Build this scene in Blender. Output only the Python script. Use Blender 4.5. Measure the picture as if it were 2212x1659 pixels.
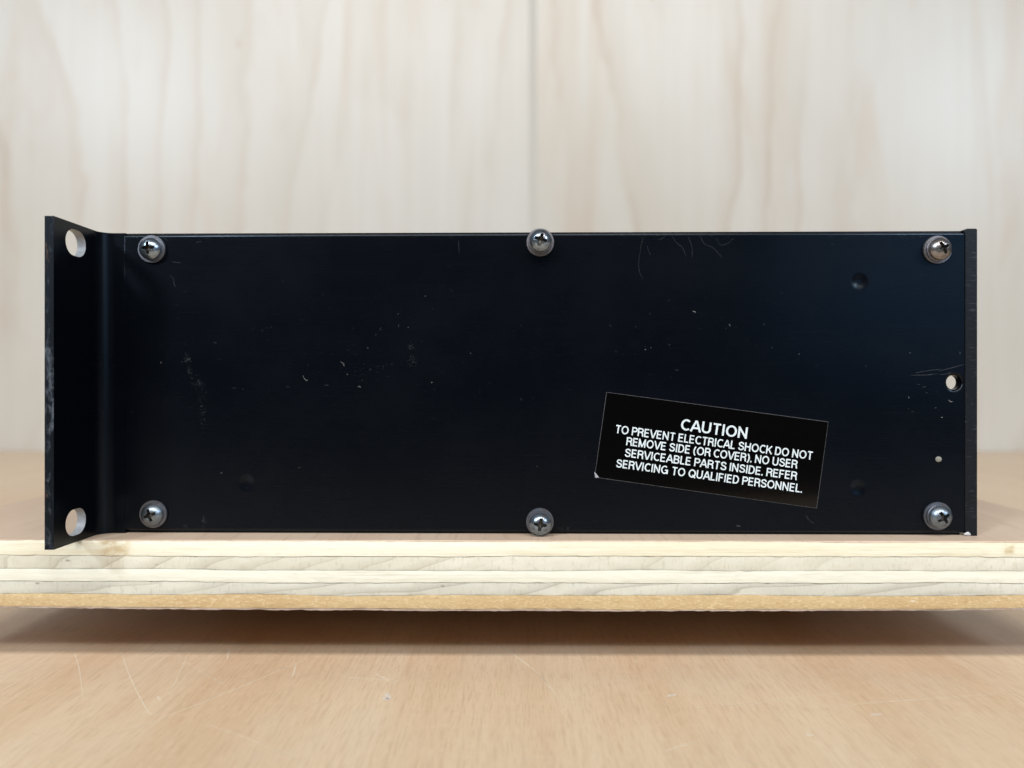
import bpy, bmesh, math, random
from mathutils import Vector, Matrix

for o in list(bpy.data.objects):
    bpy.data.objects.remove(o)
S = bpy.context.scene
COL = S.collection
R = math.radians
random.seed(7)
MM = 0.001

# ------------------------------------------------------------------ camera
F = 1597.0                      # focal length in pixels of a 2212 x 1659 frame
CX, CY = 1106.0, 829.5
HC = 0.0805                     # lens height above the table top
cam_d = bpy.data.cameras.new('camera')
cam = bpy.data.objects.new('camera', cam_d)
COL.objects.link(cam)
cam.location = (0, 0, HC)
cam.rotation_euler = (R(90), 0, 0)
cam_d.sensor_width = 36.0
cam_d.lens = 36.0 * F / 2212.0
cam_d.clip_start = 0.01
cam_d.clip_end = 50
cam_d.dof.use_dof = True
cam_d.dof.focus_distance = 0.206
cam_d.dof.aperture_fstop = 8.5
S.camera = cam

# ------------------------------------------------------------------ world and lamps
W = bpy.data.worlds.new('World')
S.world = W
W.use_nodes = True
bg = W.node_tree.nodes['Background']
bg.inputs[0].default_value = (0.92, 0.96, 1.0, 1)
bg.inputs[1].default_value = 0.05


def lamp(name, loc, aim, power, sx, sy, col):
    d = bpy.data.lights.new(name, 'AREA')
    d.shape = 'RECTANGLE'
    d.size, d.size_y = sx, sy
    d.energy = power
    d.color = col
    o = bpy.data.objects.new(name, d)
    COL.objects.link(o)
    o.location = loc
    o.rotation_euler = (Vector(aim) - Vector(loc)).to_track_quat('-Z', 'Y').to_euler()
    return o


lamp('lamp', (0.0, -1.12, 1.57), (0, 0.4, 0.08), 41, 2.4, 0.22, (1.0, 0.985, 0.95))
lamp('lamp', (0.0, -1.42, 1.27), (0, 0.4, 0.08), 9, 2.4, 0.07, (1.0, 0.985, 0.95))
lamp('lamp', (-1.60, -1.40, 1.33), (0, 0.5, 0.15), 30, 0.34, 0.30, (0.76, 0.88, 1.0))
lamp('lamp', (2.00, -1.40, 1.23), (0, 0.5, 0.15), 23, 0.40, 0.30, (0.70, 0.85, 1.0))
lamp('lamp', (0.90, -1.11, 0.34), (0.12, 0.21, 0.10), 0.9, 0.60, 0.34, (0.22, 0.58, 1.0))
S.view_settings.view_transform = 'Standard'
S.view_settings.look = 'None'
S.view_settings.exposure = 0.0
S.view_settings.gamma = 1.0
S.view_settings.use_curve_mapping = False


# ------------------------------------------------------------------ helpers
def empty(name, loc=(0, 0, 0), rz=0.0):
    o = bpy.data.objects.new(name, None)
    COL.objects.link(o)
    o.location = loc
    o.rotation_euler = (0, 0, rz)
    o.empty_display_size = 0.02
    return o


def link(name, me, mats, parent=None, smooth=None):
    o = bpy.data.objects.new(name, me)
    COL.objects.link(o)
    if not isinstance(mats, (list, tuple)):
        mats = [mats]
    for p in range(len(me.materials), 0, -1):
        me.materials.pop(index=p - 1)
    for m in mats:
        me.materials.append(m)
    if parent:
        o.parent = parent
    if smooth is not None:
        for p in me.polygons:
            p.use_smooth = True
        try:
            me.set_sharp_from_angle(angle=R(smooth))
        except Exception:
            pass
    return o


def obj_bm(name, bm, mats, parent=None, smooth=None, fix=True):
    if fix:
        bmesh.ops.recalc_face_normals(bm, faces=bm.faces[:])
    me = bpy.data.meshes.new(name)
    bm.to_mesh(me)
    bm.free()
    return link(name, me, mats, parent, smooth)


def box(bm, x0, x1, y0, y1, z0, z1, bev=0.0, mi=0):
    vs = [bm.verts.new((x, y, z)) for z in (z0, z1) for y in (y0, y1) for x in (x0, x1)]
    idx = [(0, 2, 3, 1), (4, 5, 7, 6), (0, 1, 5, 4), (2, 6, 7, 3), (0, 4, 6, 2), (1, 3, 7, 5)]
    fs = [bm.faces.new([vs[i] for i in f]) for f in idx]
    for f in fs:
        f.material_index = mi
    if bev:
        es = list({e for f in fs for e in f.edges})
        bmesh.ops.bevel(bm, geom=es, offset=bev, segments=2, profile=0.6, affect='EDGES')
    return fs


def curve_mesh(loops, half, bev=0.0, res=2):
    """filled outline with holes, given a thickness; lies in its own XY plane"""
    cu = bpy.data.curves.new('outline', 'CURVE')
    cu.dimensions = '2D'
    cu.fill_mode = 'BOTH'
    cu.extrude = half - bev
    cu.bevel_depth = bev
    cu.bevel_resolution = res
    cu.offset = -bev
    for lp in loops:
        s = cu.splines.new('POLY')
        s.points.add(len(lp) - 1)
        for p, q in zip(s.points, lp):
            p.co = (q[0], q[1], 0, 1)
        s.use_cyclic_u = True
    o = bpy.data.objects.new('outline', cu)
    COL.objects.link(o)
    dg = bpy.context.evaluated_depsgraph_get()
    dg.update()
    me = bpy.data.meshes.new_from_object(o.evaluated_get(dg))
    bpy.data.objects.remove(o)
    bpy.data.curves.remove(cu)
    return me


def circle(cx, cz, r, n=40):
    return [(cx + r * math.cos(2 * math.pi * k / n), cz + r * math.sin(2 * math.pi * k / n)) for k in range(n)]


def slot(cx, cz, w, h, n=14):
    """rounded slot, long along the first axis"""
    r = h / 2
    pts = []
    for k in range(n + 1):
        a = -math.pi / 2 + math.pi * k / n
        pts.append((cx + w / 2 - r + r * math.cos(a), cz + r * math.sin(a)))
    for k in range(n + 1):
        a = math.pi / 2 + math.pi * k / n
        pts.append((cx - w / 2 + r + r * math.cos(a), cz + r * math.sin(a)))
    return pts


# ------------------------------------------------------------------ material helpers
class NT:
    def __init__(self, name):
        self.m = bpy.data.materials.new(name)
        self.m.use_nodes = True
        self.t = self.m.node_tree
        self.b = self.t.nodes['Principled BSDF']
        tc = self.t.nodes.new('ShaderNodeTexCoord')
        self.co = tc.outputs['Object']

    def set(self, sock, v):
        if isinstance(v, bpy.types.NodeSocket):
            self.t.links.new(v, sock)
        elif isinstance(v, (tuple, list)) and len(v) == 3 and sock.type == 'RGBA':
            sock.default_value = (*v, 1)
        else:
            sock.default_value = v

    def mapv(self, scale, loc=(0, 0, 0), rot=(0, 0, 0), src=None):
        n = self.t.nodes.new('ShaderNodeMapping')
        self.set(n.inputs['Vector'], src or self.co)
        n.inputs['Scale'].default_value = scale
        n.inputs['Location'].default_value = loc
        n.inputs['Rotation'].default_value = rot
        return n.outputs[0]

    def noise(self, vec, scale=1.0, detail=3.0, rough=0.55, dist=0.0):
        n = self.t.nodes.new('ShaderNodeTexNoise')
        self.set(n.inputs['Vector'], vec)
        n.inputs['Scale'].default_value = scale
        n.inputs['Detail'].default_value = detail
        n.inputs['Roughness'].default_value = rough
        n.inputs['Distortion'].default_value = dist
        return n.outputs[0]

    def vor(self, vec, scale=1.0, rnd=1.0):
        n = self.t.nodes.new('ShaderNodeTexVoronoi')
        self.set(n.inputs['Vector'], vec)
        n.inputs['Scale'].default_value = scale
        n.inputs['Randomness'].default_value = rnd
        return n.outputs['Distance']

    def math(self, op, a, b=0.0, c=None, clamp=False):
        n = self.t.nodes.new('ShaderNodeMath')
        n.operation = op
        n.use_clamp = clamp
        self.set(n.inputs[0], a)
        self.set(n.inputs[1], b)
        if c is not None:
            self.set(n.inputs[2], c)
        return n.outputs[0]

    def ramp(self, f, stops, interp='LINEAR'):
        n = self.t.nodes.new('ShaderNodeValToRGB')
        self.set(n.inputs[0], f)
        cr = n.color_ramp
        cr.interpolation = interp
        while len(cr.elements) < len(stops):
            cr.elements.new(0.5)
        for e, (p, c) in zip(cr.elements, stops):
            e.position = p
            e.color = (*c, 1) if isinstance(c, (tuple, list)) else (c, c, c, 1)
        return n.outputs[0]

    def mix(self, f, a, b, mode='MIX'):
        n = self.t.nodes.new('ShaderNodeMix')
        n.data_type = 'RGBA'
        n.blend_type = mode
        self.set(n.inputs[0], f)
        self.set(n.inputs[6], a)
        self.set(n.inputs[7], b)
        return n.outputs[2]

    def sep(self, v=None):
        n = self.t.nodes.new('ShaderNodeSeparateXYZ')
        self.set(n.inputs[0], v or self.co)
        return n.outputs

    def dist(self, p, v=None):
        n = self.t.nodes.new('ShaderNodeVectorMath')
        n.operation = 'DISTANCE'
        self.set(n.inputs[0], v or self.co)
        n.inputs[1].default_value = p
        return n.outputs['Value']

    def smooth(self, f, a, b, lo=0.0, hi=1.0):
        n = self.t.nodes.new('ShaderNodeMapRange')
        n.interpolation_type = 'SMOOTHSTEP'
        self.set(n.inputs[0], f)
        n.inputs[1].default_value = a
        n.inputs[2].default_value = b
        n.inputs[3].default_value = lo
        n.inputs[4].default_value = hi
        return n.outputs[0]

    def bump(self, h, strength, distance, normal=None):
        n = self.t.nodes.new('ShaderNodeBump')
        n.inputs['Strength'].default_value = strength
        n.inputs['Distance'].default_value = distance
        self.set(n.inputs['Height'], h)
        if normal is not None:
            self.set(n.inputs['Normal'], normal)
        return n.outputs[0]

    def out(self, color, rough, spec=0.5, metal=0.0, normal=None):
        self.set(self.b.inputs['Base Color'], color)
        self.set(self.b.inputs['Roughness'], rough)
        self.set(self.b.inputs['Specular IOR Level'], spec)
        self.set(self.b.inputs['Metallic'], metal)
        if normal is not None:
            self.set(self.b.inputs['Normal'], normal)
        return self.m


# ------------------------------------------------------------------ materials: wood
def mat_wall(name, off):
    k = NT(name)
    # rotary cut veneer: contour lines of a tall stretched, kinked field
    kink = k.noise(k.mapv((8, 1, 3.6), (off, 1, 0)), 1, 4, 0.62)
    f = k.noise(k.mapv((1.7, 1, 0.42), (off * 3.1, 2.0, off)), 1, 1.5, 0.45)
    f = k.math('ADD', f, k.math('MULTIPLY', kink, 0.055))
    ring = k.math('FRACT', k.math('MULTIPLY', f, 24.0))
    line = k.ramp(ring, [(0.0, 0.0), (0.35, 0.02), (0.76, 0.45), (0.90, 1.0), (1.0, 0.0)])
    patchy = k.noise(k.mapv((3.4, 1, 2.0), (off * 7, 0, 3)), 1, 3)
    line = k.math('MULTIPLY', line, k.smooth(patchy, 0.38, 0.64))
    streak = k.noise(k.mapv((95, 1, 2.6), (off, 5, 0)), 1, 4, 0.6)
    broad = k.noise(k.mapv((4.0, 1, 1.6), (off, 9, 0)), 1, 4, 0.6)
    tanp = k.noise(k.mapv((15, 1, 2.2), (off * 2, 4, 2)), 1, 4, 0.6, 0.6)
    c = k.mix(k.smooth(broad, 0.3, 0.72), (0.575, 0.548, 0.505), (0.525, 0.487, 0.43))
    c = k.mix(k.smooth(streak, 0.35, 0.75, 0, 0.20), c, (0.46, 0.41, 0.34))
    c = k.mix(k.smooth(tanp, 0.50, 0.70, 0, 0.42), c, (0.47, 0.36, 0.265))
    c = k.mix(k.math('MULTIPLY', line, 0.48), c, (0.40, 0.295, 0.205))
    knot = k.vor(k.mapv((9, 1, 6), (off * 5, 0, 1)), 1)
    c = k.mix(k.math('MULTIPLY', k.smooth(knot, 0.055, 0.02), 0.4), c, (0.36, 0.25, 0.15))
    return k.out(c, 0.36, 0.45, normal=k.bump(streak, 0.1, 0.0003))


def mat_table():
    k = NT('beech_table')
    big = k.noise(k.mapv((9, 3.0, 1)), 1, 3, 0.5)
    band = k.noise(k.mapv((38, 0.9, 1), (3, 0, 0)), 1, 3, 0.6)
    pore = k.noise(k.mapv((2300, 150, 1)), 1, 2, 0.5)
    fine = k.noise(k.mapv((900, 40, 1), (7, 1, 0)), 1, 3, 0.6)
    ray = k.noise(k.mapv((700, 330, 1)), 1, 3, 0.6)
    c = k.mix(k.smooth(big, 0.3, 0.7), (0.64, 0.475, 0.318), (0.605, 0.425, 0.272))
    c = k.mix(k.smooth(band, 0.36, 0.66, 0, 0.75), c, (0.69, 0.54, 0.385))
    c = k.mix(k.smooth(pore, 0.48, 0.74, 0, 0.36), c, (0.40, 0.245, 0.13))
    c = k.mix(k.smooth(fine, 0.45, 0.72, 0, 0.36), c, (0.47, 0.31, 0.195))
    c = k.mix(k.smooth(ray, 0.50, 0.68, 0, 0.22), c, (0.71, 0.575, 0.43))
    worn = k.noise(k.mapv((22, 16, 1), (1, 8, 0)), 1, 4, 0.6)
    c = k.mix(k.smooth(worn, 0.48, 0.74, 0, 0.40), c, (0.61, 0.505, 0.39))
    r = k.math('MULTIPLY_ADD', worn, 0.25, 0.26)
    return k.out(c, r, 0.42, normal=k.bump(pore, 0.2, 0.00006))


def mat_long_grain(name, c0, c1, c2, seed):
    """ply whose fibres run along the edge: fine horizontal streaks"""
    k = NT(name)
    a = k.noise(k.mapv((16, 900, 900), (seed, 0, seed)), 1, 4, 0.6)
    b = k.noise(k.mapv((8, 60, 260), (seed * 2, 0, 0)), 1, 4, 0.6, 0.3)
    d = k.noise(k.mapv((180, 180, 700), (seed, 3, 0)), 1, 2)
    c = k.mix(k.smooth(b, 0.42, 0.75), c0, c1)
    c = k.mix(k.smooth(a, 0.52, 0.75, 0, 0.6), c, c2)
    c = k.mix(k.smooth(d, 0.62, 0.78, 0, 0.35), c, c2)
    if seed == 1.0:
        st = k.noise(k.mapv((220, 1, 420)), 1, 3, 0.6)
        for px_, rad in ((-0.1105, 0.006), (0.1370, 0.0022)):
            ds = k.math('ABSOLUTE', k.math('SUBTRACT', k.sep()[0], px_))
            c = k.mix(k.math('MULTIPLY', k.smooth(ds, rad, rad * 0.3), k.smooth(st, 0.35, 0.6, 0, 0.65)), c, (0.50, 0.36, 0.17))
    nrm = k.bump(k.math('ADD', a, d), 0.45, 0.0003)
    return k.out(c, 0.62, 0.3, normal=nrm)


def mat_end_grain(name, c0, c1, c2, seed, slant, freq, bendy):
    """ply cut across its fibres: slanting growth rings and fuzzy tear"""
    k = NT(name)
    s = k.sep()
    bend = k.noise(k.mapv((14, 1, 90), (seed, 0, 0)), 1, 2)
    q = k.math('ADD', k.math('MULTIPLY', s[0], freq), k.math('MULTIPLY', s[2], -freq * slant))
    q = k.math('ADD', q, k.math('MULTIPLY', bend, bendy))
    ring = k.math('FRACT', q)
    line = k.ramp(ring, [(0.0, 0.75), (0.05, 1.0), (0.09, 0.05), (0.55, 0.0), (1.0, 0.6)])
    on = k.smooth(k.noise(k.mapv((13, 1, 20), (seed * 3, 0, 0)), 1, 2), 0.30, 0.52)
    fuzz = k.noise(k.mapv((1300, 900, 420), (seed, 0, 0)), 1, 3, 0.65)
    blot = k.noise(k.mapv((40, 40, 140), (seed, 5, 0)), 1, 3)
    c = k.mix(k.smooth(blot, 0.35, 0.7), c0, c1)
    c = k.mix(k.math('MULTIPLY', k.math('MULTIPLY', line, on), 0.75), c, c2)
    c = k.mix(k.smooth(fuzz, 0.52, 0.75, 0, 0.45), c, c2)
    pit = k.vor(k.mapv((115, 115, 240), (seed, 0, 0)), 1)
    c = k.mix(k.smooth(pit, 0.10, 0.05, 0, 0.55), c, (0.20, 0.16, 0.12))
    return k.out(c, 0.72, 0.25, normal=k.bump(fuzz, 0.5, 0.0003))


def mat_core_speckle():
    k = NT('golden_ply')
    a = k.noise(k.mapv((900, 1200, 1900)), 1, 3, 0.6, 0.4)
    b = k.noise(k.mapv((30, 30, 160)), 1, 3)
    v = k.noise(k.mapv((420, 300, 1100), (4, 0, 0)), 1, 3, 0.6)
    c = k.mix(k.smooth(b, 0.35, 0.7), (0.545, 0.40, 0.215), (0.50, 0.345, 0.175))
    c = k.mix(k.smooth(a, 0.48, 0.68, 0, 0.6), c, (0.68, 0.545, 0.34))
    c = k.mix(k.smooth(v, 0.52, 0.75, 0, 0.5), c, (0.385, 0.25, 0.115))
    pit = k.vor(k.mapv((75, 75, 200)), 1)
    c = k.mix(k.smooth(pit, 0.10, 0.06, 0, 0.8), c, (0.72, 0.62, 0.50))
    return k.out(c, 0.7, 0.25, normal=k.bump(a, 0.5, 0.0003))


def mat_face_veneer():
    k = NT('pink_face_veneer')
    a = k.noise(k.mapv((900, 60, 900)), 1, 3, 0.6)
    b = k.noise(k.mapv((40, 8, 40)), 1, 3)
    c = k.mix(k.smooth(b, 0.3, 0.7), (0.60, 0.46, 0.345), (0.55, 0.405, 0.30))
    c = k.mix(k.smooth(a, 0.5, 0.75, 0, 0.45), c, (0.42, 0.28, 0.19))
    return k.out(c, 0.5, 0.4, normal=k.bump(a, 0.3, 0.0001))


# ------------------------------------------------------------------ materials: the unit
def mat_black(name, dents=(), worn=0.0, rough=0.25):
    k = NT(name)
    brush = k.noise(k.mapv((30, 30, 2600)), 1, 3, 0.6)
    smudge = k.noise(k.mapv((26, 26, 34)), 1, 4, 0.6)
    grain = k.noise(k.mapv((1800, 1800, 1800)), 1, 2)
    c = k.mix(k.smooth(smudge, 0.35, 0.75), (0.0008, 0.0014, 0.0030), (0.0016, 0.0022, 0.0040))
    c = k.mix(k.smooth(brush, 0.62, 0.8, 0, 0.2), c, (0.010, 0.012, 0.016))
    r = k.math('ADD', k.math('MULTIPLY', smudge, 0.12), rough - 0.06)
    r = k.math('ADD', r, k.math('MULTIPLY', brush, 0.05))
    if worn:
        chip = k.noise(k.mapv((500, 500, 260)), 1, 5, 0.7)
        rub = k.noise(k.mapv((300, 300, 45), (3, 3, 0)), 1, 3)
        c = k.mix(k.smooth(k.math('MULTIPLY', chip, rub), 0.25, 0.42, 0, worn), c, (0.10, 0.115, 0.14))
        brown = k.noise(k.mapv((420, 420, 120), (9, 0, 0)), 1, 4, 0.7)
        c = k.mix(k.smooth(brown, 0.60, 0.74, 0, worn * 0.8), c, (0.14, 0.085, 0.06))
    n = k.bump(k.math('ADD', k.math('MULTIPLY', brush, 0.5), grain), 0.20, 0.00006)
    for (px, pz, rad, depth) in dents:
        d = k.dist((px, 0, pz))
        n = k.bump(k.smooth(d, rad * 0.15, rad, 0.0, 1.0), 1.0, depth, n)
    k.b.inputs['Specular Tint'].default_value = (0.70, 0.84, 1.0, 1)
    return k.out(c, r, 0.24, normal=n)


def mat_scuffed():
    k = NT('scuffed_black_trim')
    s1 = k.noise(k.mapv((260, 200, 2600), (0, 0, 0), (0, R(12), 0)), 1, 4, 0.65, 0.6)
    patch = k.noise(k.mapv((300, 60, 120)), 1, 3)
    g = k.noise(k.mapv((1500, 1500, 1500)), 1, 3)
    m = k.math('MULTIPLY', k.smooth(s1, 0.54, 0.72), k.smooth(patch, 0.36, 0.62))
    c = k.mix(m, (0.0035, 0.0045, 0.0065), (0.045, 0.053, 0.066))
    c = k.mix(k.smooth(g, 0.55, 0.8, 0, 0.4), c, (0.02, 0.024, 0.03))
    return k.out(c, 0.42, 0.28, normal=k.bump(g, 0.3, 0.0001))


def mat_zinc(name, tint, rough):
    k = NT(name)
    a = k.noise(k.mapv((700, 700, 700)), 1, 4, 0.65)
    b = k.noise(k.mapv((260, 260, 260), (3, 1, 0)), 1, 3)
    c = k.mix(k.smooth(a, 0.45, 0.75), tint, tuple(v * 0.62 for v in tint))
    c = k.mix(k.smooth(b, 0.58, 0.78, 0, 0.6), c, (0.20, 0.14, 0.11))
    r = k.math('MULTIPLY_ADD', a, 0.2, rough - 0.1)
    return k.out(c, r, 0.5, 0.9, normal=k.bump(a, 0.2, 0.00006))


def mat_plain(name, col, rough, spec=0.5, alpha=1.0):
    k = NT(name)
    a = k.noise(k.mapv((900, 900, 900)), 1, 3)
    c = k.mix(k.smooth(a, 0.35, 0.7), col, tuple(v * 0.82 for v in col))
    k.out(c, rough, spec)
    k.b.inputs['Alpha'].default_value = alpha
    return k.m


# ------------------------------------------------------------------ table (setting)
def ribbon(bm, pts, w, normal_axis, mi=0, lift=0.0):
    """thin tapered mark along pts (3D); width lies across the path in the plane whose normal is normal_axis"""
    n = Vector(normal_axis)
    prev = None
    L = len(pts)
    for i, p in enumerate(pts):
        p = Vector(p)
        a = Vector(pts[max(i - 1, 0)])
        b = Vector(pts[min(i + 1, L - 1)])
        side = (b - a).cross(n)
        if side.length < 1e-12:
            continue
        side.normalize()
        t = i / (L - 1)
        ww = w * 0.5 * (0.15 + 0.85 * math.sin(math.pi * min(max(t, 0.02), 0.98)) ** 0.5)
        v = (bm.verts.new(p + side * ww + n * lift), bm.verts.new(p - side * ww + n * lift))
        if prev:
            f = bm.faces.new((prev[0], prev[1], v[1], v[0]))
            f.material_index = mi
        prev = v


M_table = mat_table()
M_scratch = mat_plain('pale_scratch', (0.88, 0.78, 0.62), 0.8, 0.2, 0.62)
M_scuff = mat_plain('white_scuff', (0.88, 0.84, 0.78), 0.6, 0.4, 0.50)
WALL_Y = 0.884


def tpt(px, py):
    """point of the table top seen at a pixel of the 2212-wide frame"""
    d = F * HC / (py - CY)
    return ((px - CX) * d / F, d, 0.0)


def bez(p, n=26, wob=0.0):
    """smooth curve through the points"""
    out = []
    m = len(p) - 1
    for i in range(m):
        p0, p1, p2, p3 = [Vector(p[min(max(j, 0), m)]) for j in (i - 1, i, i + 1, i + 2)]
        for s in range(n):
            t = s / n
            q = 0.5 * ((2 * p1) + (p2 - p0) * t + (2 * p0 - 5 * p1 + 4 * p2 - p3) * t * t + (3 * p1 - p0 - 3 * p2 + p3) * t ** 3)
            if wob:
                q += Vector([random.uniform(-wob, wob) for _ in q])
            out.append(q)
    out.append(Vector(p[-1]))
    return out


bm = bmesh.new()
box(bm, -1.6, 1.6, -0.10, WALL_Y, -0.036, 0.0, 0.0)
scr = [  # pixel paths of the scratches, width in mm
    ([(700, 1330), (760, 1380), (870, 1430), (985, 1490), (1090, 1545), (1180, 1620)], 0.0),
    ([(157, 1400), (170, 1440), (180, 1510)], 0.28),
    ([(258, 1395), (280, 1460), (315, 1530), (330, 1545)], 0.30),
    ([(413, 1395), (390, 1450), (365, 1500)], 0.22),
    ([(735, 1402), (640, 1433), (530, 1480), (420, 1525), (300, 1570), (200, 1600)], 0.30),
    ([(735, 1402), (840, 1370), (930, 1352)], 0.22),
    ([(960, 1325), (1070, 1390), (1150, 1445), (1185, 1480), (1218, 1530)], 0.32),
    ([(1075, 1388), (1160, 1452), (1190, 1490)], 0.22),
    ([(735, 1463), (800, 1466), (858, 1472)], 0.34),
    ([(812, 1454), (830, 1465), (860, 1474)], 0.55),
    ([(640, 1434), (634, 1455), (630, 1462)], 0.45),
    ([(495, 1400), (490, 1425)], 0.35),
    ([(340, 1505), (347, 1514)], 0.6),
    ([(1480, 1535), (1620, 1520), (1750, 1505), (1890, 1490)], 0.22),
    ([(1750, 1533), (1890, 1518), (2040, 1508), (2200, 1495)], 0.30),
    ([(1740, 1590), (1758, 1588)], 0.9),
    ([(1368, 1427), (1374, 1431), (1374, 1425)], 0.35),
    ([(1430, 1626), (1470, 1612), (1500, 1605)], 0.5),
    ([(430, 1560), (520, 1590), (640, 1640)], 0.2),
    ([(330, 1370), (420, 1442), (490, 1480)], 0.16),
    ([(1580, 1630), (1640, 1655), (1700, 1690)], 0.2),
]
for path, w in scr:
    if w:
        ribbon(bm, bez([tpt(*p) for p in path], 10), w * 0.95 * MM, (0, 0, 1), 1, 0.00004)
for path, w in [([(835, 1497), (838, 1510), (826, 1508)], 1.6), ([(1440, 1505), (1462, 1500)], 0.9),
                ([(1880, 1545), (1905, 1542)], 0.8)]:
    ribbon(bm, bez([tpt(*p) for p in path], 8), w * MM, (0, 0, 1), 2, 0.00005)
for _ in range(150):   # short random nicks
    px, py = random.uniform(0, 2212), random.uniform(1400, 1659)
    x, y, z = tpt(px, py)
    a = random.uniform(0, 6.28)
    L = random.uniform(0.6, 5) * MM
    ribbon(bm, [(x, y, 0), (x + L * .5 * math.cos(a), y + L * .5 * math.sin(a), 0), (x + L * math.cos(a + .3), y + L * math.sin(a + .3), 0)],
           random.uniform(0.06, 0.2) * MM, (0, 0, 1), 1, 0.00003)
table = obj_bm('table', bm, [M_table, M_scratch, M_scuff], fix=False)
table['kind'] = 'structure'
table['label'] = 'scratched beech table top under the plywood board'

# ------------------------------------------------------------------ wall: two plywood sheets butted at a seam
SEAM = (1151 - CX) / F * WALL_Y
for x0, x1, off, lab in ((-1.22 + SEAM, SEAM - 0.0042, 1.3, 'pale plywood wall sheet to the left of the vertical seam'),
                         (SEAM + 0.0042, SEAM + 1.22, 5.7, 'pale plywood wall sheet to the right of the vertical seam')):
    bm = bmesh.new()
    box(bm, x0, x1, WALL_Y + 0.002, WALL_Y + 0.020, -0.04, 1.6, 0.0004)
    w = obj_bm('plywood_sheet', bm, mat_wall('wall_veneer', off))
    w['label'] = lab
    w['category'] = 'wall sheet'
    w['group'] = 'plywood sheets forming the wall'
bm = bmesh.new()
box(bm, -1.6, 1.6, WALL_Y + 0.021, WALL_Y + 0.10, -0.04, 1.7)
box(bm, SEAM - 0.0041, SEAM + 0.0041, WALL_Y + 0.0027, WALL_Y + 0.021, -0.04, 1.6)
w = obj_bm('wall', bm, mat_plain('wall_backing', (0.55, 0.52, 0.46), 0.8))
w['kind'] = 'structure'

# ------------------------------------------------------------------ plywood board
BT = HC - 0.04335               # top of the board above the table
BX0, BX1, BY1 = -0.182, 0.175, 0.66


def bfront(x):
    return 0.2048 - x * 0.0073


lv_px = [1167.3, 1170.2, 1201.8, 1232.6, 1259.4, 1287.4, 1316.2, 1320.6]
lv = [HC - (p - CY) / F * 0.2048 for p in lv_px]
lv[0] = BT
NX = 520
rnd = random.Random(3)


def smooth_noise(n, step, amp, seed):
    r = random.Random(seed)
    pts = [r.uniform(-1, 1) for _ in range(n // step + 4)]
    out = []
    for i in range(n + 1):
        f = i / step
        a = int(f)
        t = f - a
        t = t * t * (3 - 2 * t)
        out.append(amp * (pts[a] * (1 - t) + pts[a + 1] * t))
    return out


bound = []
for j, z in enumerate(lv):
    bow = 0.0009 * (j / 7.0) ** 1.5
    a = smooth_noise(NX, 40, 0.00022 if 0 < j < 7 else 0.00006, 10 + j)
    b = smooth_noise(NX, 3, 0.00006 if 0 < j < 7 else 0.00003, 30 + j)
    if j == 7:
        b = smooth_noise(NX, 2, 0.00010, 77)
        c = smooth_noise(NX, 9, 0.00012, 78)
        b = [p + max(q, 0) for p, q in zip(b, c)]
    row = []
    for i in range(NX + 1):
        x = BX0 + (BX1 - BX0) * i / NX
        t = (x - (BX0 + BX1) / 2) / 0.17
        row.append(z + bow * t * t * 1.0 + a[i] + b[i])
    bound.append(row)

setback = [0.0001, 0.0, 0.00025, 0.00005, 0.0003, 0.00015, 0.0001]
bm = bmesh.new()
for j in range(7):
    rows = 4 if j not in (0, 6) else 2
    nz = [smooth_noise(NX, 4, 0.00007, 100 + j * 10 + r) for r in range(rows + 1)]
    grid = []
    for r in range(rows + 1):
        t = r / rows
        line = []
        for i in range(NX + 1):
            x = BX0 + (BX1 - BX0) * i / NX
            z = bound[j][i] * (1 - t) + bound[j + 1][i] * t
            groove = 0.00014 if (r in (0, rows) and 0 < j < 6) else 0.0
            if j == 0 and r == 0:
                groove = 0.0002
            line.append(bm.verts.new((x, bfront(x) + setback[j] + groove + nz[r][i], z)))
        grid.append(line)
    for r in range(rows):
        for i in range(NX):
            f = bm.faces.new((grid[r][i], grid[r + 1][i], grid[r + 1][i + 1], grid[r][i + 1]))
            f.material_index = j + 1 if j > 0 else 0
            f.smooth = True
    if j == 0:
        top = grid[0]
    if j == 6:
        bot = grid[-1]
    if j < 6:
        last = grid[-1]
# ends, top and underside
tb = [bm.verts.new((BX0, BY1, BT)), bm.verts.new((BX1, BY1, BT))]
bb = [bm.verts.new((BX0, BY1, lv[7])), bm.verts.new((BX1, BY1, lv[7]))]
for i in range(NX):
    pass
tr = [bm.verts.new((v.co.x, bfront(v.co.x) + 0.0008, BT)) for v in top]
br = [bm.verts.new((v.co.x, BY1, lv[7])) for v in bot]
tre = [bm.verts.new((v.co.x, BY1, BT)) for v in top]
for i in range(NX):
    bm.faces.new((top[i], top[i + 1], tr[i + 1], tr[i])).material_index = 0
    bm.faces.new((tr[i], tr[i + 1], tre[i + 1], tre[i])).material_index = 0
    bm.faces.new((bot[i + 1], bot[i], br[i], br[i + 1])).material_index = 0
    bm.faces.new((tre[i + 1], tre[i], br[i], br[i + 1])[::-1]).material_index = 2
for k_, ii in ((0, 0), (1, NX)):
    q = [top[ii], tr[ii], tre[ii], br[ii], bot[ii]]
    bm.faces.new(q if k_ else q[::-1]).material_index = 2
for v in [v for v in bm.verts if not v.link_faces]:
    bm.verts.remove(v)
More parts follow.
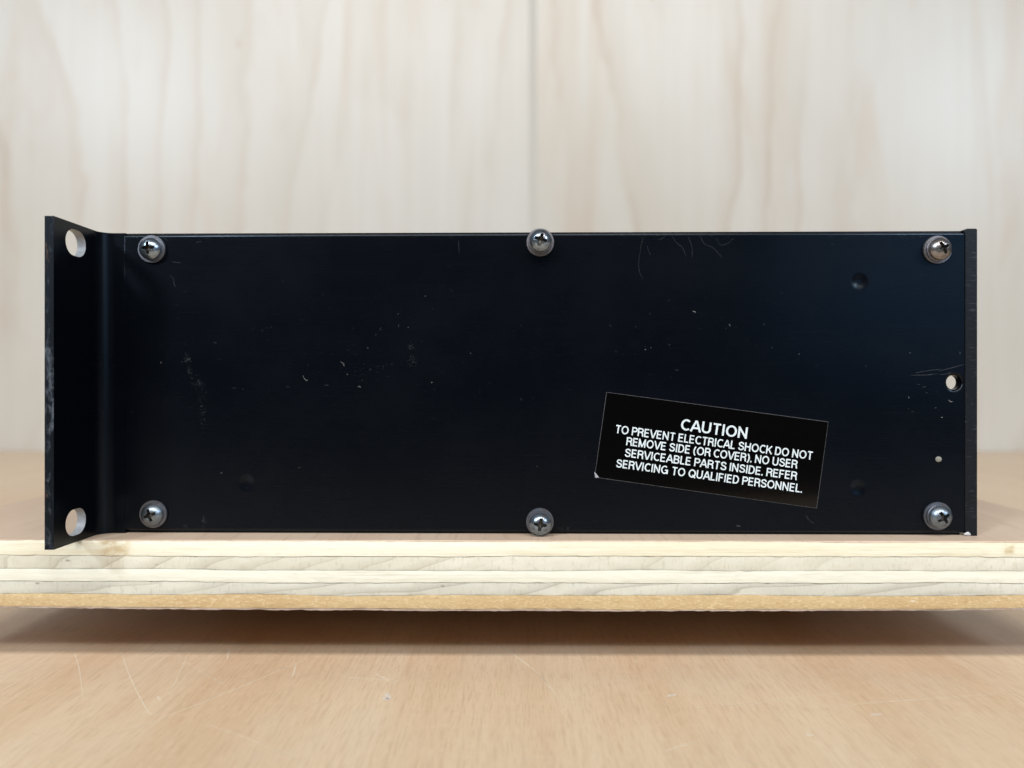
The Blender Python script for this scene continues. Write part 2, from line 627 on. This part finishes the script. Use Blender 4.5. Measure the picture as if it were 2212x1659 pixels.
plies = [
    mat_face_veneer(),
    None,
    mat_long_grain('cream_ply', (0.80, 0.765, 0.63), (0.74, 0.68, 0.50), (0.62, 0.53, 0.36), 1.0),
    mat_end_grain('grey_end_grain_ply', (0.62, 0.59, 0.485), (0.68, 0.645, 0.54), (0.44, 0.395, 0.29), 2.0, 1.6, 66, 1.3),
    mat_long_grain('pale_ply', (0.74, 0.72, 0.61), (0.68, 0.65, 0.52), (0.54, 0.49, 0.37), 3.0),
    mat_end_grain('grey_ply', (0.56, 0.535, 0.455), (0.63, 0.60, 0.51), (0.35, 0.325, 0.265), 4.0, 6.5, 30, 2.8),
    mat_core_speckle(),
    mat_plain('pinkish_bottom_veneer', (0.46, 0.36, 0.30), 0.7, 0.3),
]
plies[1] = plies[0]
board = obj_bm('plywood_board', bm, plies, fix=False)
board['label'] = 'thick raised plywood board with striped ply edge carrying the black unit'
board['category'] = 'plywood board'
for yb in (0.33, 0.60):
    bm = bmesh.new()
    box(bm, -0.13, 0.13, yb, yb + 0.04, 0.0, lv[7] + 0.0003, 0.001)
    obj_bm('batten', bm, mat_plain('batten_wood', (0.40, 0.27, 0.16), 0.7), board)

# ------------------------------------------------------------------ the black rack unit
YAW = R(-0.85)
ORG = Vector((0, 0.2130, BT))
unit = empty('rack_unit', ORG, YAW)
unit['label'] = 'black metal rack-mount electronics unit lying side-on on the plywood board'
unit['category'] = 'electronics unit'
ex = Vector((math.cos(YAW), math.sin(YAW), 0))
ey = Vector((-math.sin(YAW), math.cos(YAW), 0))


def loc(px, py, yl=0.0):
    """local (x, z) on the side panel plane (y = yl) under a pixel of the 2212-wide frame"""
    d = Vector(((px - CX) / F, 1, (CY - py) / F))
    c = Vector((0, 0, HC))
    t = (yl + (ORG - c).dot(ey)) / d.dot(ey)
    w = c + d * t - ORG
    return w.dot(ex), w.z


X0 = loc(272, 829)[0]           # seam between bracket and side panel
X1 = loc(2083, 829)[0]          # side panel / rear corner trim
X2 = loc(2110, 829)[0]
ZT = 0.0868
XE = X0 - 0.0072                # rear face of the rack ear
TE = 0.0024
PROT = 0.0218
FULL = 0.442

dents = [(*loc(1856, 608), 0.0027, 0.00035), (*loc(533, 1043), 0.0027, 0.00028),
         (*loc(1853, 1054), 0.0026, 0.00028), (*loc(1372, 733), 0.0030, 0.00008)]
M_black = mat_black('satin_black_paint', dents)
M_ear = mat_black('black_ear_paint', rough=0.26)
M_edge = mat_black('worn_black_edge', worn=0.9, rough=0.5)
M_dark = mat_black('black_sheet_metal')
M_trim = mat_scuffed()
M_hole = mat_plain('bare_grey_steel', (0.30, 0.31, 0.33), 0.5, 0.5)

# front panel with rack slots, drawn in (y, z)
zs_hi, zs_lo = 0.0820, 0.0056
zc = HC - BT
sl = []
for py, zz in ((524.6, None), (1128.0, None)):
    zz = (CY - py) * 0.2022 / F + (HC - BT)
    for yc in (-0.0122, FULL + 0.0122):
        sl.append(slot(yc, zz, 0.0092, 0.0072))
z0e, z1e = 0.00005, 0.08725
outline = [(-PROT, z0e), (FULL + PROT, z0e), (FULL + PROT, z1e), (-PROT, z1e)]
me = curve_mesh([outline] + sl, TE / 2)
me.transform(Matrix(((0, 0, 1, XE - TE / 2), (1, 0, 0, 0), (0, 1, 0, 0), (0, 0, 0, 1))))
bm = bmesh.new()
bm.from_mesh(me)
bpy.data.meshes.remove(me)
for f in bm.faces:
    f.material_index = 0
    c = f.calc_center_median()
    if abs(f.normal.x) < 0.5:
        f.material_index = 1 if (c.y < -PROT + 1e-4 or c.z > z1e - 1e-4 or c.z < z0e + 1e-4) else 2
# inside bend and short return leg (solid)
rb = 0.0042
prof = [(XE + rb + rb * math.cos(a), -rb + rb * math.sin(a)) for a in [math.pi - math.pi / 2 * i / 14 for i in range(15)]]
prof += [(X0 - 0.0001, 0.0), (X0 - 0.0001, 0.002), (XE, 0.002)]
lo = [bm.verts.new((x, y, z0e + 0.0001)) for x, y in prof]
hi = [bm.verts.new((x, y, z1e - 0.0001)) for x, y in prof]
n = len(prof)
for i in range(n - 1):
    f = bm.faces.new((lo[i], lo[i + 1], hi[i + 1], hi[i]))
bm.faces.new(lo[::-1]).material_index = 1
bm.faces.new(hi).material_index = 1
fp = obj_bm('front_panel', bm, [M_ear, M_edge, M_hole], unit, smooth=35)
fp['label'] = 'black front panel with slotted rack ear and worn edge'

# side panel with the small hole
hx, hz = loc(2061.8, 826)
t_sp = 0.0036
zp0 = 0.0008
me = curve_mesh([[(X0 - 0.0010, zp0), (X1 + 0.0013, zp0), (X1 + 0.0013, ZT), (X0 - 0.0010, ZT)], circle(hx, hz, 0.00207, 48)], t_sp / 2, 0.0008, 4)
me.transform(Matrix(((1, 0, 0, 0), (0, 0, -1, t_sp / 2 - 0.00005), (0, 1, 0, 0), (0, 0, 0, 1))))
sp = link('side_panel', me, [M_black], unit, smooth=40)

bm = bmesh.new()
box(bm, XE, X1 - 0.0004, 0.0012, FULL - 0.0012, ZT - 0.0006, ZT + 0.00045)
obj_bm('top_cover', bm, M_dark, unit)
bm = bmesh.new()
box(bm, XE, X1 - 0.0004, 0.0016, FULL - 0.0012, 0.0, 0.0009)
obj_bm('bottom_cover', bm, M_dark, unit)
bm = bmesh.new()
box(bm, X0, X1, FULL - 0.003, FULL, zp0, ZT)
sp2 = obj_bm('side_panel', bm, M_dark, unit)
bm = bmesh.new()
box(bm, X1 - 0.008, X1 - 0.006, 0.004, FULL - 0.004, 0.0012, ZT - 0.001)
obj_bm('rear_panel', bm, M_dark, unit)
# rear corner trim: a flat strip with a nicked foot
xa, xb = X1 + 0.00005, X2
zt = 0.0877
outl = [(xa + 0.0020, 0.00005), (xb, 0.00005), (xb, zt - 0.0003), (xb - 0.0003, zt), (xa + 0.0006, zt), (xa - 0.0006, zt - 0.0006),
        (xa, zt - 0.0016), (xa, 0.0009), (xa + 0.0008, 0.0012), (xa + 0.0016, 0.0009)]
me = curve_mesh([outl], 0.0018, 0.0002, 1)
me.transform(Matrix(((1, 0, 0, 0), (0, 0, -1, 0.0018 - 0.0003), (0, 1, 0, 0), (0, 0, 0, 1))))
tr_ = link('corner_trim', me, [M_trim], unit, smooth=40)
tr_['label'] = 'scuffed vertical trim strip at the rear corner'
bm = bmesh.new()  # small white spot set over the nick in the trim foot
cxp, czp = loc(2087, 1153.5)
vs = [bm.verts.new((cxp + dx * MM, -0.0004 + dy * MM, czp + dz * MM)) for dx, dy, dz in
      ((-1.0, 0, 0.0), (-0.35, -.1, 0.55), (0.15, -.15, 0.75), (0.7, -.1, 0.5), (1.15, 0, -0.15), (0.5, -.1, -0.35), (-0.3, -.1, -0.3))]
ctr = bm.verts.new((cxp + 0.0001, -0.00075, czp + 0.0001))
for i in range(len(vs)):
    bm.faces.new((vs[i], vs[(i + 1) % len(vs)], ctr))
pc = obj_bm('white_spot', bm, mat_plain('spot_white', (0.55, 0.56, 0.56), 0.5), unit)
pc['label'] = 'small white spot at the foot of the corner trim'

# rivet end
bm = bmesh.new()
rx, rz = loc(2026.5, 992)
bmesh.ops.create_uvsphere(bm, u_segments=20, v_segments=10, radius=0.00092)
for v in bm.verts:
    v.co = (v.co.x + rx, v.co.y * 0.35 - 0.0002, v.co.z * 0.9 + rz)
obj_bm('rivet', bm, mat_plain('dull_rivet', (0.24, 0.23, 0.20), 0.6), unit, smooth=60)


# ------------------------------------------------------------------ screws
def head_mesh(Rh, rim, dome):
    bm = bmesh.new()
    NR, NA = 46, 112
    rings = []
    top = bm.verts.new((0, 0, 0))

    def hgt(u, v):
        r = math.hypot(u, v)
        t = min(r / Rh, 1.0)
        h = rim + dome * (1 - t ** 2.6)
        w = 0.44 - 0.10 * r / Rh

        def arm(a, b):
            return min(w - abs(a), 1.78 - abs(b))
        s = max(arm(u, v), arm(v, u))
        dg = (abs(u) + abs(v))
        s = max(s, (1.12 - dg) * 0.7)
        k = min(max((s + 0.05) / 0.20, 0), 1)
        k = k * k * (3 - 2 * k)
        depth = 1.9 - 0.40 * r
        return h - k * max(depth, 0.75)
    top.co = (0, 0, hgt(0, 0))
    for i in range(1, NR + 1):
        r = Rh * i / NR
        rings.append([bm.verts.new((r * math.cos(2 * math.pi * k / NA), r * math.sin(2 * math.pi * k / NA),
                                    hgt(r * math.cos(2 * math.pi * k / NA), r * math.sin(2 * math.pi * k / NA)))) for k in range(NA)])
    rings.append([bm.verts.new((Rh * 1.012 * math.cos(2 * math.pi * k / NA), Rh * 1.012 * math.sin(2 * math.pi * k / NA), rim * 0.8)) for k in range(NA)])
    rings.append([bm.verts.new((Rh * 0.99 * math.cos(2 * math.pi * k / NA), Rh * 0.99 * math.sin(2 * math.pi * k / NA), 0)) for k in range(NA)])
    for k in range(NA):
        bm.faces.new((top, rings[0][k], rings[0][(k + 1) % NA]))
    for a, b in zip(rings, rings[1:]):
        for k in range(NA):
            bm.faces.new((a[k], b[k], b[(k + 1) % NA], a[(k + 1) % NA]))
    for f in bm.faces:
        c = f.calc_center_median()
        r = math.hypot(c.x, c.y)
        if r < Rh * 0.9 and rim + dome * (1 - (r / Rh) ** 2.6) - c.z > 0.35:
            f.material_index = 1  # recess faces take the darker, shade-coloured zinc
    return bm


def lathe(profile, n=64, wob=0.0):
    bm = bmesh.new()
    rr = []
    for r, z in profile:
        rr.append([bm.verts.new((r * (1 + wob * math.sin(3.1 * k) * math.sin(1.3 * k)) * math.cos(2 * math.pi * k / n),
                                 r * (1 + wob * math.sin(3.1 * k) * math.sin(1.3 * k)) * math.sin(2 * math.pi * k / n), z)) for k in range(n)])
    for a, b in zip(rr, rr[1:]):
        for k in range(n):
            bm.faces.new((a[k], a[(k + 1) % n], b[(k + 1) % n], b[k]))
    return bm


M_zinc = mat_zinc('zinc_screw', (0.25, 0.305, 0.365), 0.25)
M_zinc_brown = mat_zinc('tarnished_screw', (0.27, 0.25, 0.25), 0.28)
M_zinc_dull = mat_zinc('dull_scratched_screw', (0.22, 0.26, 0.30), 0.34)
M_recess_shade = mat_zinc('shaded_recess', (0.10, 0.095, 0.085), 0.5)  # darker zinc: the shade inside the cross recess is put into the colour
M_wash = mat_zinc('dull_washer', (0.26, 0.25, 0.27), 0.45)
M_wash2 = mat_zinc('dark_washer', (0.20, 0.21, 0.245), 0.42)
TOV = Matrix(((1, 0, 0), (0, 0, -1), (0, 1, 0)))      # z of the mesh -> -y of the panel


def finish(bm, rot):
    for v in bm.verts:
        c = Matrix.Rotation(rot, 3, 'Z') @ v.co
        v.co = (TOV @ c) * MM


screws = [  # pixel of washer centre, stack height in mm, recess turn, washer material
    ((329.5, 538.8), 0.9, R(2), M_wash2),
    ((1166.9, 524.5), 3.1, R(-17), M_wash),
    ((2023, 540), 1.5, R(28), M_wash),
    ((333, 1109.8), 0.8, R(18), M_wash2),
    ((1166.2, 1126.5), 3.1, R(-8), M_wash2),
    ((2023.5, 1114), 1.6, R(32), M_wash2),
]
for i, (p, stk, rot, wm) in enumerate(screws):
    x, z = loc(*p)
    bm = head_mesh(3.12, 0.75, 1.55)
    for v in bm.verts:
        v.co.z += stk
    finish(bm, rot)
    s = obj_bm('screw', bm, [(M_zinc, M_zinc, M_zinc_brown, M_zinc_dull, M_zinc, M_zinc_dull)[i], M_recess_shade], unit, smooth=50)
    s.location = (x, -0.00004, z)
    pr = [(0, 0.0), (3.85, 0.0), (4.0, 0.12), (4.0, 0.62), (3.88, 0.78), (3.3, 0.80), (2.2, 0.80)]
    if stk > 2:
        pr += [(3.35, 0.85), (3.42, 1.0), (3.42, 1.75), (3.3, 1.9), (2.8, 1.95), (2.75, 2.1), (2.75, stk), (0, stk)]
    elif stk > 1.2:
        pr += [(3.4, 0.84), (3.45, 0.95), (3.45, stk - 0.1), (3.35, stk), (0, stk)]
    bm = lathe(pr, 72, 0.006)
    finish(bm, 0)
    w_ = obj_bm('washer', bm, wm, s, smooth=40)

# ------------------------------------------------------------------ caution label
lt = [loc(*p) for p in ((1310, 847), (1789, 911), (1764, 1098), (1284, 1031))]
M_lab = mat_plain('glossy_black_film', (0.0012, 0.0010, 0.0011), 0.10, 0.38)
M_labedge = mat_plain('grey_cut_edge', (0.13, 0.13, 0.14), 0.6, 0.4)
bm = bmesh.new()
yl = -0.00017
cen = (sum(p[0] for p in lt) / 4, sum(p[1] for p in lt) / 4)


def inset(p, d):
    v = Vector((cen[0] - p[0], cen[1] - p[1]))
    return (p[0] + math.copysign(d, v.x), p[1] + math.copysign(d, v.y))


outer = [bm.verts.new((p[0], -0.00002, p[1])) for p in lt]
mid = [bm.verts.new((p[0], yl, p[1])) for p in [inset(q, 0.00001) for q in lt]]
inn = [bm.verts.new((p[0], yl - 0.00001, p[1])) for p in [inset(q, 0.00007) for q in lt]]
for i in range(4):
    j = (i + 1) % 4
    bm.faces.new((outer[i], outer[j], mid[j], mid[i])).material_index = 1
    bm.faces.new((mid[i], mid[j], inn[j], inn[i])).material_index = 1
bm.faces.new(inn)
# lifted pale corner
q = lt[3]
c4 = [(q[0] - .0001, q[1] + 0.0016), (q[0] + 0.0003, q[1] + 0.0013), (q[0] + 0.0013, q[1] + .00002), (q[0] + .0003, q[1] - 0.0001)]
f = bm.faces.new([bm.verts.new((a, yl - 0.00006, b)) for a, b in c4])
f.material_index = 2
label = obj_bm('caution_label', bm, [M_lab, M_labedge, mat_plain('pale_torn_corner', (0.36, 0.36, 0.40), 0.6)], unit)
label['label'] = 'glossy black caution label with white capitals stuck on crooked'

LINES = [("CAUTION", (1143, 396), 571, 97), ("TO PREVENT ELECTRICAL SHOCK DO NOT", (1137, 511), 1690, 71),
         ("REMOVE SIDE (OR COVER). NO USER", (1120, 600), 1462, 71), ("SERVICEABLE PARTS INSIDE. REFER", (1112, 698), 1472, 71),
         ("SERVICING TO QUALIFIED PERSONNEL.", (1098, 797), 1592, 71)]
PXL = 0.73733 / 2.9105            # crop pixel -> 2212 frame pixel
MPP = 0.2123 / F                  # metres per frame pixel on the panel


def arc(cx, cy, rx, ry, a0, a1, n=14):
    return [(cx + rx * math.cos(R(a0 + (a1 - a0) * i / n)), cy + ry * math.sin(R(a0 + (a1 - a0) * i / n))) for i in range(n + 1)]


def bow_path(x, y, rx, ry):
    return [(0, y + ry), (x, y + ry)] + arc(x, y, rx, ry, 90, -90)[1:-1] + [(x, y - ry), (0, y - ry)]


S_PTS = [(.60, .76), (.52, .93), (.31, 1), (.10, .93), (.03, .76), (.13, .60), (.33, .52), (.54, .43), (.63, .25), (.54, .07), (.31, 0), (.08, .07), (0, .25)]
S_PATH = [(q[0], q[1]) for q in bez([(a, b, 0) for a, b in S_PTS], 3)]
# glyph: width, list of (stroke points, kind) with kind 's' straight ends, 'c' curved ends, 'o' closed
GL = {
    'C': (.69, [(arc(.40, .5, .40, .5, 48, 312), 'c')]),
    'A': (.80, [([(0, 0), (.36, 1), (.44, 1), (.80, 0)], 's'), ([(.17, .30), (.63, .30)], 'c')]),
    'U': (.66, [([(0, 1), (0, .33)] + arc(.33, .33, .33, .33, 180, 360)[1:] + [(.66, 1)], 's')]),
    'T': (.68, [([(0, 1), (.68, 1)], 'c'), ([(.34, .93), (.34, 0)], 's')]),
    'I': (.0, [([(0, 0), (0, 1)], 's')]),
    'O': (.82, [(arc(.41, .5, .41, .5, 0, 360, 28)[:-1], 'o')]),
    'N': (.66, [([(0, 0), (0, 1)], 's'), ([(.03, .95), (.63, .05)], 's'), ([(.66, 0), (.66, 1)], 's')]),
    'P': (.60, [([(0, 0), (0, 1)], 's'), (bow_path(.34, .74, .27, .26), 'c')]),
    'R': (.64, [([(0, 0), (0, 1)], 's'), (bow_path(.34, .755, .27, .245), 'c'), ([(.36, .50), (.52, .45), (.59, .33), (.60, .12), (.64, 0)], 's')]),
    'E': (.57, [([(0, 0), (0, 1)], 's'), ([(0, 1), (.55, 1)], 'c'), ([(0, .52), (.51, .52)], 'c'), ([(0, 0), (.57, 0)], 'c')]),
    'F': (.54, [([(0, 0), (0, 1)], 's'), ([(0, 1), (.54, 1)], 'c'), ([(0, .50), (.47, .50)], 'c')]),
    'V': (.76, [([(0, 1), (.34, 0), (.42, 0), (.76, 1)], 's')]),
    'L': (.50, [([(0, 0), (0, 1)], 's'), ([(0, 0), (.50, 0)], 'c')]),
    'S': (.63, [(S_PATH, 'c')]),
    'H': (.64, [([(0, 0), (0, 1)], 's'), ([(.64, 0), (.64, 1)], 's'), ([(0, .52), (.64, .52)], 'c')]),
    'K': (.66, [([(0, 0), (0, 1)], 's'), ([(.02, .34), (.60, 1)], 's'), ([(.24, .60), (.64, 0)], 's')]),
    'D': (.66, [([(0, 0), (0, 1)], 's'), (bow_path(.26, .5, .40, .5), 'c')]),
    'M': (.80, [([(0, 0), (0, 1)], 's'), ([(.03, .95), (.37, .03), (.43, .03), (.77, .95)], 'c'), ([(.80, 0), (.80, 1)], 's')]),
    'B': (.62, [([(0, 0), (0, 1)], 's'), (bow_path(.34, .76, .24, .24), 'c'), (bow_path(.35, .26, .27, .26), 'c')]),
    'G': (.80, [(arc(.40, .5, .40, .5, 48, 335), 'c'), ([(.46, .45), (.80, .45)], 'c'), ([(.78, .45), (.78, .02)], 's')]),
    'Q': (.82, [(arc(.41, .5, .41, .5, 0, 360, 28)[:-1], 'o'), ([(.52, .24), (.80, -.02)], 's')]),
    '(': (.22, [(arc(.62, .42, .62, .80, 130, 230), 'c')]),
    ')': (.22, [(arc(-.40, .42, .62, .80, -50, 50), 'c')]),
    '.': (.0, [([(0, -.02), (0, .02)], 's')]),
}
bml = bmesh.new()
n_str = 0


def stroke(pts, kind, hw, put):
    """flat stroke of half width hw along a centre line"""
    P = [Vector(p) for p in pts]
    n = len(P)
    closed = kind == 'o'
    if kind == 's':
        P[0] = P[0] + (P[0] - P[1]).normalized() * hw
        P[-1] = P[-1] + (P[-1] - P[-2]).normalized() * hw
    L_, R_ = [], []
    for i in range(n):
        a = P[i] - P[i - 1] if (i or closed) else P[1] - P[0]
        b = P[(i + 1) % n] - P[i] if (i < n - 1 or closed) else P[i] - P[i - 1]
        a.normalize()
        b.normalize()
        t = (a + b)
        t.normalize()
        m = min(1.0 / max(t.dot(b), 0.3), 1.5)
        nn = Vector((-t.y, t.x)) * hw * m
        L_.append(put(P[i] + nn))
        R_.append(put(P[i] - nn))
    for i in range(n if closed else n - 1):
        j = (i + 1) % n
        bml.faces.new((L_[i], R_[i], R_[j], L_[j]))


for txt, (cx, cy), wpx, hpx in LINES:
    SW = 0.155 if txt == 'CAUTION' else 0.152      # stroke width over cap height
    hw = SW / 2
    pen = 0.0
    items = []
    for ci, ch in enumerate(txt):
        if ch == ' ':
            pen += 0.30
            continue
        gw, strokes = GL[ch]
        gw = gw * (1 - SW)
        items.append((pen + hw, strokes))
        adv = {'L': 0.04, 'T': 0.04, 'I': 0.13, 'N': 0.13, 'H': 0.13, 'U': 0.12, 'M': 0.13, 'V': 0.03, 'A': 0.04, 'P': 0.05,
               'F': 0.05, 'E': 0.07, 'C': 0.05, 'K': 0.05, 'R': 0.07, 'S': 0.075}.get(ch, 0.095)
        nxt = txt[ci + 1] if ci + 1 < len(txt) else ' '
        adv += {'T': -0.035, 'A': -0.045, 'V': -0.04, 'I': 0.03, 'O': -0.01, 'S': -0.01}.get(nxt, 0.0)
        pen += gw + SW + adv
    total = pen - 0.085
    hgt_ = hpx * PXL * MPP
    sx = wpx * PXL * MPP / total
    ox, oz = loc((cx / 2.9105 + 1700) * 0.73733, (cy / 2.9105 + 1120) * 0.73733)
    rot = Matrix.Rotation(R(-7.75), 2)
    for x0, strokes in items:
        for pts, kind in strokes:
            n_str += 1
            lift = (n_str % 4) * 0.000004

            def put(p):
                q = rot @ Vector(((p.x - total / 2) * sx, (p.y - 0.5) * hgt_))
                return bml.verts.new((ox + q.x, yl - 0.00004 - lift, oz + q.y))
            stroke([(x0 + p[0] * (1 - SW), hw + p[1] * (1 - SW)) for p in pts], kind, hw, put)
for f in bml.faces:
    f.normal_update()
    if f.normal.y > 0:
        f.normal_flip()
obj_bm('lettering', bml, mat_plain('white_print', (0.68, 0.755, 0.79), 0.5), label, fix=False)

# ------------------------------------------------------------------ dust, fibres and rubs lying on the unit
bm = bmesh.new()
YD = -0.00009


def mark(path, w, mi, y=YD, n=6):
    pts = [loc(*p) for p in path]
    pts = bez([(a, y, b) for a, b in pts], n) if len(pts) > 2 else [Vector((a, y, b)) for a, b in
                                                                 (pts[0], ((pts[0][0] + pts[1][0]) / 2, (pts[0][1] + pts[1][1]) / 2), pts[1])]
    ribbon(bm, pts, w * MM, (0, -1, 0), mi)


def C6(x, y):      # pixel of the left panel close-up -> frame pixel
    return ((x * 1200 / 2212 + 300) * 0.73733, (y * 1200 / 2212 + 650) * 0.73733)


def C7(x, y):
    return ((x * 1200 / 2212 + 1500) * 0.73733, (y * 1200 / 2212 + 650) * 0.73733)


def C8(x, y):      # close-up round the small hole
    return ((x / 3.77 + 2600) * 0.73733, (y / 3.77 + 960) * 0.73733)


for pth, w, mi in [
    ([C6(367, 292), C6(383, 305), C6(388, 335), C6(398, 352)], .14, 1), ([C6(380, 217), C6(400, 219), C6(425, 222)], .16, 1),
    ([C6(505, 118), C6(520, 108), C6(538, 107)], .14, 1), ([C6(332, 85), C6(345, 95), C6(352, 103)], .14, 1),
    ([C6(1285, 755), C6(1302, 765), C6(1305, 780)], .17, 2), ([C6(1085, 830), C6(1090, 845), C6(1105, 858), C6(1108, 850)], .17, 2),
    ([C6(1200, 881), C6(1225, 882)], .14, 1), ([C6(992, 889), C6(1015, 891)], .12, 1), ([C6(1380, 893), C6(1388, 888), C6(1397, 895)], .2, 2),
    ([C6(1320, 824), C6(1328, 821)], .15, 2), ([C6(597, 652), C6(622, 653)], .14, 1), ([C6(1922, 100), C6(1925, 135), C6(1928, 170)], .12, 1),
    ([C6(1187, 392), C6(1197, 396)], .13, 1), ([C6(700, 898), C6(725, 897)], .12, 1), ([C6(1882, 362), C6(1890, 375)], .1, 1),
    ([C7(690, 170), C7(684, 230), C7(690, 275), C7(708, 307)], .11, 1), ([C7(715, 80), C7(700, 110), C7(692, 170)], .1, 1),
    ([C7(865, 75), C7(885, 110), C7(920, 140), C7(940, 190)], .11, 1), ([C7(950, 80), C7(970, 130), C7(972, 195)], .11, 1),
    ([C7(1015, 75), C7(1040, 120), C7(1085, 140), C7(1135, 195)], .12, 1), ([C7(1100, 80), C7(1125, 125), C7(1165, 115), C7(1200, 85)], .11, 1),
    ([C7(730, 130), C7(738, 160), C7(748, 182)], .11, 1), ([C7(830, 75), C7(810, 90), C7(790, 98)], .1, 1),
    ([C7(975, 482), C7(985, 485), C7(992, 489)], .3, 2), ([C7(1172, 553), C7(1180, 562)], .22, 2), ([C7(740, 498), C7(752, 493)], .15, 1),
    ([C7(528, 555), C7(537, 567)], .14, 1), ([C7(1452, 386), C7(1462, 384)], .15, 1), ([C7(878, 799), C7(902, 801)], .15, 1),
    ([C7(716, 691), C7(724, 689)], .2, 2), ([C7(746, 682), C7(752, 678)], .2, 2), ([C7(843, 664), C7(857, 662)], .12, 1),
    ([C7(1585, 1580), C7(1600, 1605), C7(1628, 1628)], .16, 1), ([C7(1210, 1640), C7(1232, 1644)], .5, 1),
    ([C7(860, 1045), C7(866, 1050), C7(874, 1055)], .1, 1),
    ([C8(250, 525), C8(420, 522), C8(550, 510)], .2, 1), ([C8(300, 500), C8(450, 475), C8(590, 456)], .18, 1),
    ([C8(560, 480), C8(700, 445), C8(845, 405)], .2, 1), ([C8(580, 520), C8(660, 508), C8(710, 490)], .16, 1),
    ([C8(330, 625), C8(355, 627)], .2, 1), ([C8(385, 658), C8(425, 650)], .2, 1), ([C8(672, 797), C8(690, 815), C8(720, 815)], .25, 2),
    ([C8(515, 883), C8(545, 886)], .22, 1), ([C8(260, 925), C8(290, 928)], .2, 1), ([C8(590, 990), C8(610, 992)], .3, 2),
    ([C8(420, 718), C8(440, 720)], .25, 1),
]:
    mark(pth, w * 0.8, mi)
# random specks and lint
for _ in range(420):
    px = random.uniform(285, 2075)
    py = random.choice([random.uniform(510, 1140), random.uniform(700, 900), random.gauss(780, 90)])
    if not 508 < py < 1140:
        continue
    x, z = loc(px, py)
    if 0.026 < x < 0.093 and 0.004 < z < 0.045:
        continue
    a = random.uniform(0, 6.28)
    L = random.choice([0.10, 0.14, 0.2, 0.45]) * MM * random.uniform(.6, 1.4)
    w = random.uniform(0.06, 0.15) * MM
    ribbon(bm, [(x, YD, z), (x + L * math.cos(a) * .5, YD, z + L * math.sin(a) * .5), (x + L * math.cos(a + .5), YD, z + L * math.sin(a + .5))],
           w, (0, -1, 0), random.choice([0, 0, 1, 1, 2]))
# fluff along the top edge, corner of the first screw
for _ in range(170):
    px = random.choice([random.uniform(285, 520), random.uniform(1780, 2080), random.uniform(300, 2080)])
    py = 506 + abs(random.gauss(0, 5))
    x, z = loc(px, py)
    a = random.uniform(0, 6.28)
    L = random.uniform(0.15, 0.9) * MM
    ribbon(bm, [(x, YD, z), (x + L * .5 * math.cos(a), YD, z + L * .3 * math.sin(a)), (x + L * math.cos(a + .8), YD, z + L * .4 * math.sin(a + .8))],
           random.uniform(.05, .14) * MM, (0, -1, 0), random.choice([0, 1]))
# rubbed glue-like patches
for (cx, cy, rx_, ry_, nn) in [(C6(460, 742)[0], C6(0, 742)[1], 9, 7, 60), (C6(470, 800)[0], C6(0, 800)[1], 5, 10, 30),
                               (C6(520, 870)[0], C6(0, 870)[1], 9, 9, 50), (C6(540, 1000)[0], C6(0, 1000)[1], 7, 40, 80),
                               (C6(1668, 675)[0], C6(0, 675)[1], 7, 6, 45), (C6(1680, 750)[0], C6(0, 750)[1], 8, 9, 55),
                               (C6(1400, 790)[0], C6(0, 790)[1], 55, 32, 60), (C6(548, 1610)[0], C6(0, 1610)[1], 6, 12, 40),
                               (C6(447, 1640)[0], C6(0, 1640)[1], 4, 6, 18), (C7(290, 1650)[0], C7(0, 1650)[1], 26, 4, 40)]:
    for _ in range(int(nn * 0.7)):
        px, py = random.gauss(cx, rx_ * .6), random.gauss(cy, ry_ * .6)
        py = min(py, 1143)
        x, z = loc(px, py)
        a = random.uniform(0, 6.28)
        L = random.uniform(0.1, 0.45) * MM
        ribbon(bm, [(x, YD, z), (x + L * .5 * math.cos(a), YD, z + L * .5 * math.sin(a)), (x + L * math.cos(a + .7), YD, z + L * math.sin(a + .7))],
               random.uniform(.06, .22) * MM, (0, -1, 0), random.choice([0, 0, 0, 1]))
M_d0 = mat_plain('faint_dust', (0.20, 0.21, 0.22), 0.9, 0.2, 0.10)
M_d1 = mat_plain('grey_dust', (0.30, 0.31, 0.32), 0.9, 0.2, 0.14)
M_d2 = mat_plain('pale_lint', (0.50, 0.49, 0.47), 0.9, 0.2, 0.34)
dust = obj_bm('dust', bm, [M_d0, M_d1, M_d2], unit, fix=False)
dust['kind'] = 'stuff'
